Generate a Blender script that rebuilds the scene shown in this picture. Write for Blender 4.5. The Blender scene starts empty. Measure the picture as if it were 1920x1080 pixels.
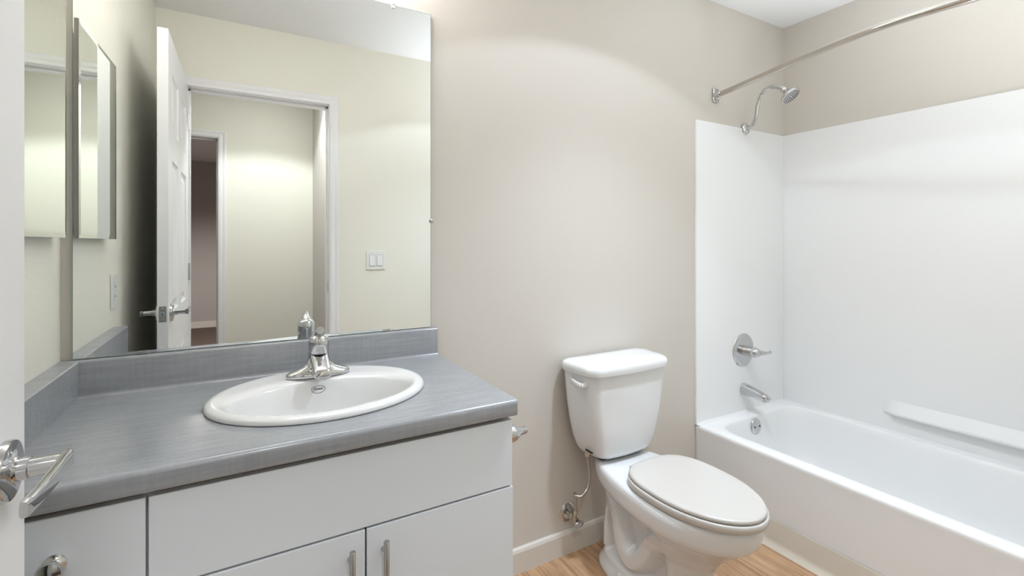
import bpy, bmesh, math, random
from mathutils import Vector, Matrix
random.seed(7)
PI = math.pi
scene = bpy.context.scene
COL = scene.collection

# ------------------------------------------------------------------ camera, world, exposure
CAM_H = 1.243
cd = bpy.data.cameras.new('camera')
cam = bpy.data.objects.new('camera', cd)
COL.objects.link(cam)
cam.location = (0, 0, CAM_H)
cam.rotation_euler = (PI/2, 0, -0.519)
cd.sensor_width = 36
cd.lens = 884.5/1920*36
cd.shift_y = -(540-455.7)/1920
cd.clip_start = 0.01
scene.camera = cam
w = bpy.data.worlds.new('world')
scene.world = w
w.use_nodes = True
w.node_tree.nodes['Background'].inputs[0].default_value = (0.9, 0.95, 1, 1)
w.node_tree.nodes['Background'].inputs[1].default_value = 0.05
scene.view_settings.view_transform = 'Standard'
scene.view_settings.look = 'None'
scene.view_settings.exposure = 0.0
scene.view_settings.gamma = 1
scene.view_settings.use_curve_mapping = False

DOWN_W, CORE_W, GLOBE, HALL_W, HALL_DISC, ROOM_FILL_W, FILL_W = 15, 96, 32, 52, 4, 270, 124

def spot(name, loc, watts, color, deg, blend, radius):
    l = bpy.data.lights.new(name, 'SPOT')
    l.energy = watts
    l.color = color
    l.spot_size = math.radians(deg)
    l.spot_blend = blend
    l.shadow_soft_size = radius
    o = bpy.data.objects.new(name, l)
    COL.objects.link(o)
    o.location = loc
    return o

def disc(name, loc, watts, color, size):
    l = bpy.data.lights.new(name, 'AREA')
    l.shape = 'DISK'
    l.size = size
    l.energy = watts
    l.color = color
    o = bpy.data.objects.new(name, l)
    COL.objects.link(o)
    o.location = loc
    return o

CEIL_Z = 2.443
HALLC = (.90, .955, .98)
WHITE = (.81, .93, 1.09)
spot('downlight_beam', (1.22, .82, 2.432), DOWN_W, WHITE, 126, .03, .05)
spot('downlight_core', (1.22, .82, 2.430), CORE_W, WHITE, 96, 1, .05)
# unseen fill spot, added near the tub to brighten room by ceiling bounce
fill = spot('added_ceiling_fill', (1.85, .36, 1.0), FILL_W, (.88, .945, 1.02), 100, 1, .22)
fill.rotation_euler = (Vector((1.85, .36, CEIL_Z))-fill.location).to_track_quat('-Z', 'Y').to_euler()
spot('hall_beam', (.14, -.36, 2.432), HALL_W, HALLC, 124, .25, .05)
disc('hall_disc', (.14, -.36, 2.4395), HALL_DISC, HALLC, .124)
spot('added_bedroom_fill', (-.4, -3.0, 2.40), ROOM_FILL_W, (1, .92, .88), 150, .6, .12)  # unseen source added to lift the dim bedroom

# ------------------------------------------------------------------ dimensions (metres)
BACK, REAR, LEFT, RIGHT, CEIL = 1.54, .083, -.3844, 2.628, 2.443
OX0, OX1, OZ = -.250, .445, 2.06           # bathroom door opening
HALL_FACE = -.04
HALL_FAR = -1.15
TUB_X, RIM_Z = 1.898, .368

# ------------------------------------------------------------------ materials
def mat(name, color, rough=.5, metal=0, spec=.5, coat=0, bump=None, emit=None):
    m = bpy.data.materials.new(name)
    m.use_nodes = True
    nt = m.node_tree
    p = nt.nodes['Principled BSDF']
    p.inputs['Base Color'].default_value = (*color, 1)
    p.inputs['Roughness'].default_value = rough
    p.inputs['Metallic'].default_value = metal
    p.inputs['Specular IOR Level'].default_value = spec
    p.inputs['Coat Weight'].default_value = coat
    p.inputs['Coat Roughness'].default_value = .06
    if emit:
        p.inputs['Emission Color'].default_value = (*emit[0], 1)
        p.inputs['Emission Strength'].default_value = emit[1]
    if bump:
        sc, st, dist = bump
        tc = nt.nodes.new('ShaderNodeTexCoord')
        n = nt.nodes.new('ShaderNodeTexNoise')
        n.inputs['Scale'].default_value = sc
        n.inputs['Detail'].default_value = 3
        b = nt.nodes.new('ShaderNodeBump')
        b.inputs['Strength'].default_value = st
        b.inputs['Distance'].default_value = dist
        nt.links.new(tc.outputs['Object'], n.inputs['Vector'])
        nt.links.new(n.outputs['Fac'], b.inputs['Height'])
        nt.links.new(b.outputs['Normal'], p.inputs['Normal'])
    return m

M = {}
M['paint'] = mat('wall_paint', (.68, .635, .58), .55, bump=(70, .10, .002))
M['paint_warm_lit'] = mat('wall_paint_warm_lit', (.835, .815, .715), .5, bump=(80, .2, .003))  # same paint as the other walls, warm light mixed into its colour
M['ceiling'] = mat('ceiling_paint', (.92, .92, .92), .8, bump=(60, .2, .003))
M['trim'] = mat('trim_paint', (.84, .83, .82), .35)
M['base'] = mat('baseboard_paint', (.72, .68, .62), .4)
M['vinyl'] = mat('vinyl_base', (.66, .60, .50), .35)
M['door'] = mat('door_paint', (.83, .83, .83), .35, bump=(90, .12, .001))
M['white_cab'] = mat('white_laminate', (.71, .745, .79), .32)
M['china'] = mat('white_china', (.80, .80, .80), .16, coat=.25)
M['seat'] = mat('toilet_seat_plastic', (.62, .592, .555), .3, coat=.2)
M['acrylic'] = mat('tub_acrylic', (.92, .92, .92), .30)
M['panel'] = mat('surround_acrylic', (.89, .89, .89), .42)
M['chrome'] = mat('chrome', (.60, .60, .605), .09, 1)
M['nickel'] = mat('brushed_nickel', (.50, .48, .455), .28, 1)
M['rodmetal'] = mat('rod_metal', (.55, .51, .46), .15, 1)
M['mirror'] = mat('mirror_silver', (.925, .945, .945), .0, 1)
M['cabmirror'] = mat('cabinet_mirror_silver', (.91, .955, .90), .0, 1)
M['glass_edge'] = mat('mirror_edge_glass', (.30, .40, .37), .1)
M['dark'] = mat('dark_gap', (.02, .02, .018), .6)
M['rawwood'] = mat('raw_particle_board', (.38, .27, .13), .7)
M['plastic'] = mat('white_plastic', (.82, .82, .78), .3)
M['shadow_grey'] = mat('grey_shadow_line', (.42, .42, .40), .5)  # grey that holds the shade around the switch rockers
M['rubber'] = mat('dark_rubber', (.05, .05, .05), .6)
M['ink'] = mat('grey_ink', (.16, .16, .17), .5)
M['nozzle'] = mat('dark_nozzle_rubber', (.10, .10, .10), .5)
M['globe'] = mat('frosted_globe', (.9, .9, .88), .3, emit=((.97, .96, .95), GLOBE))
M['lens'] = mat('lamp_lens', (.9, .9, .9), .3, emit=((1, .95, .9), 8))
M['dimmed_paint'] = mat('bedroom_paint_dimmed', (.46, .425, .405), .7)  # ordinary wall paint with the room's dimness put into its colour
M['brass'] = mat('valve_metal', (.62, .55, .46), .22, 1)

def wood_floor():
    m = bpy.data.materials.new('wood_plank_floor')
    m.use_nodes = True
    nt = m.node_tree
    N, L = nt.nodes, nt.links
    p = N['Principled BSDF']
    tc = N.new('ShaderNodeTexCoord')
    rot = N.new('ShaderNodeMapping')
    rot.inputs['Rotation'].default_value = (0, 0, PI/2)
    L.new(tc.outputs['Object'], rot.inputs['Vector'])
    br = N.new('ShaderNodeTexBrick')
    br.inputs['Scale'].default_value = 1
    br.inputs['Brick Width'].default_value = 1.2
    br.inputs['Row Height'].default_value = .155
    br.inputs['Mortar Size'].default_value = .0012
    br.inputs['Color1'].default_value = (.0, .0, .0, 1)
    br.inputs['Color2'].default_value = (1, 1, 1, 1)
    br.inputs['Mortar'].default_value = (.3, .3, .3, 1)
    br.offset = .37
    L.new(rot.outputs['Vector'], br.inputs['Vector'])
    mp = N.new('ShaderNodeMapping')
    mp.inputs['Scale'].default_value = (22, 1.6, 1)
    L.new(tc.outputs['Object'], mp.inputs['Vector'])
    n1 = N.new('ShaderNodeTexNoise')
    n1.inputs['Scale'].default_value = 2.2
    n1.inputs['Detail'].default_value = 8
    n1.inputs['Roughness'].default_value = .65
    n1.inputs['Distortion'].default_value = .8
    L.new(mp.outputs['Vector'], n1.inputs['Vector'])
    n2 = N.new('ShaderNodeTexNoise')
    n2.inputs['Scale'].default_value = 5
    n2.inputs['Detail'].default_value = 4
    L.new(tc.outputs['Object'], n2.inputs['Vector'])
    cr = N.new('ShaderNodeValToRGB')
    e = cr.color_ramp.elements
    e[0].position, e[0].color = .25, (.21, .105, .05, 1)
    e[1].position, e[1].color = .75, (.64, .41, .24, 1)
    k = cr.color_ramp.elements.new(.52)
    k.color = (.47, .285, .16, 1)
    mx = N.new('ShaderNodeMath')
    mx.operation = 'MULTIPLY_ADD'
    mx.inputs[1].default_value = .12
    L.new(br.outputs['Color'], mx.inputs[0])
    L.new(n1.outputs['Fac'], mx.inputs[2])
    m2 = N.new('ShaderNodeMath')
    m2.operation = 'MULTIPLY_ADD'
    m2.inputs[1].default_value = .35
    L.new(n2.outputs['Fac'], m2.inputs[0])
    L.new(mx.outputs[0], m2.inputs[2])
    m3 = N.new('ShaderNodeMath')
    m3.operation = 'SUBTRACT'
    m3.inputs[1].default_value = .20
    L.new(m2.outputs[0], m3.inputs[0])
    L.new(m3.outputs[0], cr.inputs['Fac'])
    mo = N.new('ShaderNodeMix')
    mo.data_type = 'RGBA'
    mo.inputs['B'].default_value = (.12, .07, .04, 1)
    L.new(br.outputs['Fac'], mo.inputs['Factor'])
    L.new(cr.outputs['Color'], mo.inputs['A'])
    L.new(mo.outputs['Result'], p.inputs['Base Color'])
    p.inputs['Roughness'].default_value = .42
    return m

def laminate():
    m = bpy.data.materials.new('grey_linen_laminate')
    m.use_nodes = True
    nt = m.node_tree
    N, L = nt.nodes, nt.links
    p = N['Principled BSDF']
    tc = N.new('ShaderNodeTexCoord')
    outs = []
    for sc in ((9, 130, 130), (130, 130, 9), (7, 7, 7)):
        mp = N.new('ShaderNodeMapping')
        mp.inputs['Scale'].default_value = sc
        L.new(tc.outputs['Object'], mp.inputs['Vector'])
        n = N.new('ShaderNodeTexNoise')
        n.inputs['Scale'].default_value = 1
        n.inputs['Detail'].default_value = 4
        L.new(mp.outputs['Vector'], n.inputs['Vector'])
        outs.append(n.outputs['Fac'])
    a = N.new('ShaderNodeMath'); a.operation = 'MULTIPLY_ADD'; a.inputs[1].default_value = .45
    L.new(outs[1], a.inputs[0]); L.new(outs[0], a.inputs[2])
    b = N.new('ShaderNodeMath'); b.operation = 'MULTIPLY_ADD'; b.inputs[1].default_value = .55
    L.new(outs[2], b.inputs[0]); L.new(a.outputs[0], b.inputs[2])
    cr = N.new('ShaderNodeValToRGB')
    e = cr.color_ramp.elements
    e[0].position, e[0].color = .45, (.270, .280, .300, 1)
    e[1].position, e[1].color = .95, (.375, .387, .410, 1)
    s = N.new('ShaderNodeMath'); s.operation = 'MULTIPLY'; s.inputs[1].default_value = .70
    L.new(b.outputs[0], s.inputs[0]); L.new(s.outputs[0], cr.inputs['Fac'])
    L.new(cr.outputs['Color'], p.inputs['Base Color'])
    p.inputs['Roughness'].default_value = .21
    p.inputs['Specular IOR Level'].default_value = .6
    return m

def carpet():
    return mat('brown_carpet', (.16, .115, .095), .95, bump=(400, 1, .01))

M['floor'] = wood_floor()
M['laminate'] = laminate()
M['carpet'] = carpet()

# ------------------------------------------------------------------ object helpers
def wloc(o):
    v = Vector((0, 0, 0))
    while o is not None:
        v += o.location
        o = o.parent
    return v

def obj(name, bm, m, parent=None, smooth=False, angle=None):
    """link a bmesh built in world coordinates as ONE mesh object"""
    bmesh.ops.recalc_face_normals(bm, faces=bm.faces[:])
    if parent is not None:
        bmesh.ops.translate(bm, verts=bm.verts[:], vec=-wloc(parent))
    me = bpy.data.meshes.new(name)
    bm.to_mesh(me)
    bm.free()
    me.materials.append(m)
    o = bpy.data.objects.new(name, me)
    COL.objects.link(o)
    o.parent = parent
    if smooth:
        for f in me.polygons:
            f.use_smooth = True
        if angle:
            me.set_sharp_from_angle(angle=math.radians(angle))
    return o

def tag(o, label, cat, group=None):
    o['label'] = label
    o['category'] = cat
    if group:
        o['group'] = group
    return o

def thing(name, label, cat, loc, group=None):
    o = bpy.data.objects.new(name, None)
    COL.objects.link(o)
    o.location = loc
    o.empty_display_size = .05
    return tag(o, label, cat, group)

def struct(name, bm, m, parent=None, **k):
    o = obj(name, bm, m, parent, **k)
    if parent is None:
        o['kind'] = 'structure'
    return o

def box(bm, x0, x1, y0, y1, z0, z1, bev=0, seg=3, edges=None):
    r = bmesh.ops.create_cube(bm, size=1, matrix=Matrix.Translation(((x0+x1)/2, (y0+y1)/2, (z0+z1)/2)) @ Matrix.Diagonal((abs(x1-x0), abs(y1-y0), abs(z1-z0), 1)))
    if bev:
        es = list({e for v in r['verts'] for e in v.link_edges})
        if edges:
            es = [e for e in es if edges((e.verts[0].co+e.verts[1].co)/2, (e.verts[0].co-e.verts[1].co).normalized())]
        bmesh.ops.bevel(bm, geom=es, offset=bev, segments=seg, profile=.5, affect='EDGES')
    return bm

def B(*a, **k):
    return box(bmesh.new(), *a, **k)

def frame_axes(axis):
    a = Vector(axis).normalized()
    h = Vector((0, 0, 1)) if abs(a.z) < .9 else Vector((1, 0, 0))
    u = h.cross(a).normalized()
    return a, u, a.cross(u)

def lathe(bm, prof, origin, axis, n=40, sx=1, sy=1):
    """prof: list of (radius, distance along the axis)"""
    a, u, v = frame_axes(axis)
    o = Vector(origin)
    rings = []
    for r, h in prof:
        if r < 1e-6:
            rings.append([bm.verts.new(o+a*h)])
        else:
            rings.append([bm.verts.new(o+a*h+u*(r*sx*math.cos(2*PI*i/n))+v*(r*sy*math.sin(2*PI*i/n))) for i in range(n)])
    skin(bm, rings, True)
    return bm

def skin(bm, rings, caps=True):
    for A, C in zip(rings[:-1], rings[1:]):
        if len(A) == 1 and len(C) == 1:
            continue
        n = max(len(A), len(C))
        for i in range(n):
            j = (i+1) % n
            if len(A) == 1:
                bm.faces.new((A[0], C[i], C[j]))
            elif len(C) == 1:
                bm.faces.new((A[i], A[j], C[0]))
            else:
                bm.faces.new((A[i], A[j], C[j], C[i]))
    if caps:
        for R in (rings[0], rings[-1]):
            if len(R) > 2:
                bm.faces.new(R)

def loft(bm, rings, caps=True):
    skin(bm, [[bm.verts.new(p) for p in r] for r in rings], caps)
    return bm

def catmull(pts, n):
    P = [Vector(p) for p in pts]
    P = [2*P[0]-P[1]] + P + [2*P[-1]-P[-2]]
    out = []
    for i in range(1, len(P)-2):
        for k in range(n):
            t = k/n
            out.append(.5*((2*P[i])+(-P[i-1]+P[i+1])*t+(2*P[i-1]-5*P[i]+4*P[i+1]-P[i+2])*t*t+(-P[i-1]+3*P[i]-3*P[i+1]+P[i+2])*t**3))
    out.append(P[-2])
    return out

def tube(bm, pts, r, n=16, smooth=8, caps=True):
    """r: number or function of 0..1"""
    P = catmull(pts, smooth) if smooth else [Vector(p) for p in pts]
    rf = r if callable(r) else (lambda t: r)
    T = [(P[min(i+1, len(P)-1)]-P[max(i-1, 0)]).normalized() for i in range(len(P))]
    _, u, _ = frame_axes(T[0])
    rings = []
    for i, (p, t) in enumerate(zip(P, T)):
        u = (u-t*u.dot(t)).normalized()
        v = t.cross(u)
        rr = rf(i/(len(P)-1))
        rings.append([p+u*(rr*math.cos(2*PI*k/n))+v*(rr*math.sin(2*PI*k/n)) for k in range(n)])
    return loft(bm, rings, caps)

def rrect(cx, cy, hx, hy, r, n=6):
    out = []
    for sx, sy, a0 in ((1, 1, 0), (-1, 1, 90), (-1, -1, 180), (1, -1, 270)):
        for k in range(n+1):
            a = math.radians(a0+90*k/n)
            out.append((cx+sx*(hx-r)+r*math.cos(a), cy+sy*(hy-r)+r*math.sin(a)))
    return out

def prism(bm, prof, axis, a0, a1):
    """closed 2-D profile swept along axis ('x': prof is (y,z); 'y': prof is (x,z); 'z': prof is (x,y))"""
    def at(p, s):
        return {'x': (s, p[0], p[1]), 'y': (p[0], s, p[1]), 'z': (p[0], p[1], s)}[axis]
    return loft(bm, [[at(p, a0) for p in prof], [at(p, a1) for p in prof]])

# ------------------------------------------------------------------ the room
struct('floor', B(LEFT-.1, RIGHT+.1, HALL_FACE+.06, BACK+.1, -.05, 0), M['floor'])
struct('ceiling', B(LEFT-.1, RIGHT+.1, HALL_FACE, BACK+.1, CEIL, CEIL+.05), M['ceiling'])
struct('wall_left', B(LEFT-.1, LEFT, HALL_FACE, BACK+.1, 0, CEIL), M['paint_warm_lit'])
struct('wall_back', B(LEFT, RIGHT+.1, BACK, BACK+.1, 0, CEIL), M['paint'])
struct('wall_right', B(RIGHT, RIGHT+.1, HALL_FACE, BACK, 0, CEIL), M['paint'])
bm = bmesh.new()
box(bm, LEFT, OX0-.018, HALL_FACE, REAR, 0, CEIL)
box(bm, OX1+.018, RIGHT, HALL_FACE, REAR, 0, CEIL)
box(bm, OX0-.018, OX1+.018, HALL_FACE, REAR, OZ+.018, CEIL)
struct('wall_rear', bm, M['paint_warm_lit'])

# hall behind the door and the dim bedroom past it
HX0, HX1, HO0, HO1, HOZ = -1.9, .505, -.93, -.165, 2.035
struct('floor_hall', B(HX0-.1, HX1+.1, HALL_FAR-.12, HALL_FACE+.06, -.05, 0), M['carpet'])
struct('ceiling_hall', B(HX0-.1, HX1+.1, HALL_FAR-.12, HALL_FACE, CEIL, CEIL+.05), M['ceiling'])
bm = bmesh.new()
box(bm, HX0, HO0-.018, HALL_FAR-.12, HALL_FAR, 0, CEIL)
box(bm, HO1+.018, HX1+.1, HALL_FAR-.12, HALL_FAR, 0, CEIL)
box(bm, HO0-.018, HO1+.018, HALL_FAR-.12, HALL_FAR, HOZ+.018, CEIL)
struct('wall_hall_far', bm, M['paint_warm_lit'])
struct('wall_hall_right', B(HX1, HX1+.1, HALL_FAR, HALL_FACE, 0, CEIL), M['paint'])
struct('wall_hall_left', B(HX0-.1, HX0, HALL_FAR-.12, HALL_FACE, 0, CEIL), M['paint'])
struct('wall_hall_near', B(HX0, LEFT-.1, HALL_FACE, HALL_FACE+.06, 0, CEIL), M['paint'])
RY = -5.2
struct('floor_bedroom', B(-3.2, 1.2, RY-.1, HALL_FAR-.12, -.05, 0), M['carpet'])
struct('ceiling_bedroom', B(-3.2, 1.2, RY-.1, HALL_FAR-.12, CEIL, CEIL+.05), M['ceiling'])
struct('wall_bedroom_far', B(-3.2, 1.2, RY-.1, RY, 0, CEIL), M['dimmed_paint'])
struct('wall_bedroom_left', B(-3.3, -3.2, RY-.1, HALL_FAR-.12, 0, CEIL), M['dimmed_paint'])
struct('wall_bedroom_right', B(1.2, 1.3, RY-.1, HALL_FAR-.12, 0, CEIL), M['dimmed_paint'])
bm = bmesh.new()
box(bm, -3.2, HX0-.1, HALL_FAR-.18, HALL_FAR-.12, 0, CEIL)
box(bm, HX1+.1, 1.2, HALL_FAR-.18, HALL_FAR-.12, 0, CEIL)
struct('wall_bedroom_near', bm, M['dimmed_paint'])
struct('baseboard_bedroom', B(-3.2, 1.2, RY, RY+.014, 0, .09, .003), M['base'])
struct('baseboard_hall', B(HO1+.08, HX1, HALL_FAR, HALL_FAR+.013, 0, .09, .003), M['base'])

def casing_profile(bm, x0, x1, ztop, yface, out, wd=.052):
    """flat mitred casing around an opening, on a wall face at yface, 'out' = +1/-1 direction into the room"""
    prof = [(0, .010), (.006, .013), (.016, .0135), (.030, .010), (.040, .012), (wd-.004, .012), (wd, .009), (wd, 0), (0, 0)]
    path = []
    for d, h in prof:
        y = yface+out*h
        path.append([(x0-d, y, 0), (x0-d, y, ztop+d), (x1+d, y, ztop+d), (x1+d, y, 0)])
    vs = [[bm.verts.new(p) for p in row] for row in path]
    n = len(vs)
    for i in range(n):
        A, C = vs[i], vs[(i+1) % n]
        for k in range(3):
            bm.faces.new((A[k], A[k+1], C[k+1], C[k]))
    for k in (0, 3):
        bm.faces.new([r[k] for r in vs])

def opening_trim(name, x0, x1, zt, y0, y1, stop_y):
    bm = bmesh.new()
    casing_profile(bm, x0-.004, x1+.004, zt+.004, y1, 1)
    casing_profile(bm, x0-.004, x1+.004, zt+.004, y0, -1)
    box(bm, x0-.018, x0, y0, y1, 0, zt)
    box(bm, x1, x1+.018, y0, y1, 0, zt)
    box(bm, x0-.018, x1+.018, y0, y1, zt, zt+.018)
    box(bm, x0, x0+.010, stop_y-.030, stop_y, 0, zt)
    box(bm, x1-.010, x1, stop_y-.030, stop_y, 0, zt)
    box(bm, x0, x1, stop_y-.030, stop_y, zt-.010, zt)
    return struct(name, bm, M['trim'])

t1 = opening_trim('trim_1', OX0, OX1, OZ, HALL_FACE, REAR, REAR-.040)
obj('strike_plate', B(OX1-.0015, OX1+.001, REAR-.036, REAR-.010, .95, 1.01, .0006), M['chrome'], t1)
opening_trim('trim_2', HO0, HO1, HOZ, HALL_FAR-.12, HALL_FAR, HALL_FAR-.05)

# baseboards
bprof = [(BACK, 0), (BACK-.014, 0), (BACK-.014, .078), (BACK-.010, .088), (BACK-.004, .092), (BACK, .092)]
struct('baseboard_back', prism(bmesh.new(), bprof, 'x', .570, TUB_X-.004), M['base'])
tprof = [(TUB_X, 0), (TUB_X-.030, 0), (TUB_X-.026, .004), (TUB_X-.013, .012), (TUB_X-.006, .026), (TUB_X-.0045, .102), (TUB_X-.002, .107), (TUB_X, .107)]
struct('baseboard_tub', prism(bmesh.new(), tprof, 'y', REAR+.014, BACK-.014), M['vinyl'], smooth=True, angle=50)
struct('baseboard_rear', B(OX1+.062, TUB_X-.03, REAR, REAR+.013, 0, .092, .003), M['base'])

# ------------------------------------------------------------------ six-panel door, standing open along the left wall
DX0, DX1, DY0, DY1, DZ0, DZ1 = -.281, -.246, .084, .846, .010, 2.062
def panel_face(bm, x, s):
    """one moulded face of the door at plane x, outward direction s"""
    W = DY1-DY0
    ys = [0, .112, .331, .431, .650, W]
    zs = [DZ0, .245, .800, .965, 1.575, 1.690, 1.925, DZ1]
    def P(y, z, d=0):
        return bm.verts.new((x-s*d, DY0+y, z))
    for i in range(5):
        for j in range(7):
            y0, y1, z0, z1 = ys[i], ys[i+1], zs[j], zs[j+1]
            if i in (1, 3) and j in (1, 3, 5):
                prev = None
                for ins, dep in ((0, 0), (.006, .006), (.014, .0085), (.022, .0085), (.045, .002), (.050, .002)):
                    ring = [P(y0+ins, z0+ins, dep), P(y1-ins, z0+ins, dep), P(y1-ins, z1-ins, dep), P(y0+ins, z1-ins, dep)]
                    if prev:
                        for k in range(4):
                            bm.faces.new((prev[k], prev[(k+1) % 4], ring[(k+1) % 4], ring[k]))
                    prev = ring
                bm.faces.new(prev)
            else:
                bm.faces.new((P(y0, z0), P(y1, z0), P(y1, z1), P(y0, z1)))
bm = bmesh.new()
panel_face(bm, DX1, 1)
panel_face(bm, DX0, -1)
for a, b2 in (((DX0, DY0), (DX1, DY0)), ((DX1, DY1), (DX0, DY1))):
    bm.faces.new([bm.verts.new(p) for p in ((*a, DZ0), (*b2, DZ0), (*b2, DZ1), (*a, DZ1))])
for z in (DZ0, DZ1):
    bm.faces.new([bm.verts.new(p) for p in ((DX0, DY0, z), (DX1, DY0, z), (DX1, DY1, z), (DX0, DY1, z))])
bmesh.ops.remove_doubles(bm, verts=bm.verts[:], dist=1e-5)
door = struct('door_1', bm, M['door'])
door['label'] = 'open white six-panel door with chrome lever handles at the left wall'
door['category'] = 'door'
HY, HZ = DY1-.062, .972
for s, xf in ((1, DX1), (-1, DX0)):
    bm = bmesh.new()
    ax = (s, 0, 0)
    lathe(bm, [(0, 0), (.0360, 0), (.0360, .004), (.0345, .008), (.026, .0105), (.0170, .0115), (.0165, .013)], (xf, HY, HZ), ax, 40)
    ros = obj('handle_rosette', bm, M['chrome'], door, True, 40)
    # neck and a gently curved flat lever that runs back towards the hinge side
    bm = bmesh.new()
    lathe(bm, [(0, .012), (.0135, .012), (.0135, .023), (.0108, .0235), (.0108, .054), (0, .054)], (xf, HY, HZ), ax, 32)
    rings = []
    path = catmull([(xf+s*.0545, HY+.0125, HZ), (xf+s*.0545, HY-.01, HZ), (xf+s*.0550, HY-.05, HZ-.0005), (xf+s*.0535, HY-.09, HZ-.0015), (xf+s*.0510, HY-.116, HZ-.003)], 6)
    for i, p in enumerate(path):
        t = i/(len(path)-1)
        hz, hx = .0115-.0022*t, .0062-.0016*t
        if t in (0, 1):
            hz *= .9
            hx *= .75
        ring = []
        for k in range(28):
            c, q = math.cos(2*PI*k/28), math.sin(2*PI*k/28)
            ring.append((p.x+hx*math.copysign(abs(c)**.6, c), p.y, p.z+hz*math.copysign(abs(q)**.6, q)))
        rings.append(ring)
    loft(bm, rings)
    obj('lever', bm, M['chrome'], ros, True, 50)
bm = B(DX0+.0055, DX1-.0055, DY1-.001, DY1+.0015, HZ-.030, HZ+.030, .002, 2)
lp = obj('latch_plate', bm, M['nickel'], door)
obj('latch_bolt', B(DX0+.011, DX1-.011, DY1, DY1+.009, HZ-.009, HZ+.009, .003), M['chrome'], lp)
for dz in (-.021, .021):
    obj('screw', lathe(bmesh.new(), [(0, 0), (.004, 0), (.0035, .001), (0, .0015)], ((DX0+DX1)/2, DY1+.0014, HZ+dz), (0, 1, 0), 14), M['chrome'], lp)
for z in (.28, 1.05, 1.83):
    bm = lathe(bmesh.new(), [(0, 0), (.006, 0), (.006, .088), (0, .088)], (DX1+.003, DY0-.001+.006, z), (0, 0, 1), 14)
    obj('hinge', bm, M['nickel'], door, True, 40)

# ------------------------------------------------------------------ vanity cabinet
VX0, VX1, VF = LEFT+.001, .568, .993
van = thing('vanity_cabinet', 'white slab-front vanity cabinet under the grey countertop', 'cabinet', ((VX0+VX1)/2, 1.27, 0))
bm = bmesh.new()
box(bm, VX0, VX0+.016, VF+.019, BACK-.001, .0, .826)
box(bm, VX1-.016, VX1, VF+.019, BACK-.016, .0, .826)
box(bm, VX0, VX1-.016, BACK-.012, BACK-.001, .1, .826)
box(bm, VX0+.016, VX1-.016, VF+.019, BACK-.016, .098, .114)
box(bm, -.148, -.132, VF+.019, BACK-.016, .114, .826)
obj('carcass', bm, M['white_cab'], van)
obj('toe_kick', B(VX0+.016, VX1-.016, VF+.075, VF+.09, 0, .098), M['white_cab'], van)
obj('top_rail', B(VX0+.016, VX1-.016, VF+.020, VF+.036, .786, .826), M['rawwood'], van)
drw = obj('drawer', B(VX0+.006, -.1415, VF, VF+.018, .655, .8155, .0012, 2), M['white_cab'], van)
bm = lathe(bmesh.new(), [(0, 0), (.0150, 0), (.0150, .002), (.0095, .005), (.0070, .010), (.0080, .015), (.0150, .020), (.0165, .024), (.0150, .0285), (.009, .031), (0, .032)], (-.255, VF, .742), (0, -1, 0), 36)
obj('knob', bm, M['chrome'], drw, True, 45)
low = obj('drawer', B(VX0+.006, -.1415, VF, VF+.018, .385, .651, .0012, 2), M['white_cab'], van)
obj('knob', lathe(bmesh.new(), [(0, 0), (.0150, 0), (.0150, .002), (.0095, .005), (.0070, .010), (.0080, .015), (.0150, .020), (.0165, .024), (.0150, .0285), (.009, .031), (0, .032)], (-.255, VF, .52), (0, -1, 0), 36), M['chrome'], low, True, 45)
low = obj('drawer', B(VX0+.006, -.1415, VF, VF+.018, .114, .381, .0012, 2), M['white_cab'], van)
obj('knob', lathe(bmesh.new(), [(0, 0), (.0150, 0), (.0150, .002), (.0095, .005), (.0070, .010), (.0080, .015), (.0150, .020), (.0165, .024), (.0150, .0285), (.009, .031), (0, .032)], (-.255, VF, .25), (0, -1, 0), 36), M['chrome'], low, True, 45)
obj('false_front', B(-.1375, VX1, VF, VF+.018, .6575, .8155, .0012, 2), M['white_cab'], van)
for x0, x1, hx in ((-.1375, .2190, .189), (.2225, VX1+.002, .256)):
    d = obj('door', B(x0, x1, VF, VF+.018, .114, .6530, .0012, 2), M['white_cab'], van)
    bm = bmesh.new()
    lathe(bm, [(0, 0), (.0052, 0), (.006, .0010), (.006, .154), (.0052, .155), (0, .155)], (hx, VF-.028, .478), (0, 0, 1), 20)
    for z in (.507, .604):
        lathe(bm, [(.0045, 0), (.0045, .026)], (hx, VF-.026, z), (0, 1, 0), 14)
    obj('handle', bm, M['nickel'], d, True, 40)

# ------------------------------------------------------------------ countertop with an oval cut-out
CT, CB, CF, CX0, CX1 = .867, .828, .978, LEFT+.0005, .574
SX, SY, SRX, SRY = .1755, 1.2610, .2520, .2080          # sink centre and outer rim radii
ctop = thing('countertop', 'grey laminate vanity countertop with backsplash around the oval sink', 'countertop', ((CX0+CX1)/2, 1.26, CB))
bm = bmesh.new()
FY = CF+.026
N = 96
hx, hy = SRX-.022, SRY-.022
x0, x1, y0, y1 = CX0, CX1, FY, BACK-.0005
angs = sorted(set([2*PI*i/N for i in range(N)] + [math.atan2(cy-SY, cx-SX) % (2*PI) for cx in (x0, x1) for cy in (y0, y1)]))
def hit(a):
    dx, dy = math.cos(a), math.sin(a)
    ts = []
    if dx > 1e-9: ts.append((x1-SX)/dx)
    if dx < -1e-9: ts.append((x0-SX)/dx)
    if dy > 1e-9: ts.append((y1-SY)/dy)
    if dy < -1e-9: ts.append((y0-SY)/dy)
    t = min(ts)
    return SX+dx*t, SY+dy*t
rings = []
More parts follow.
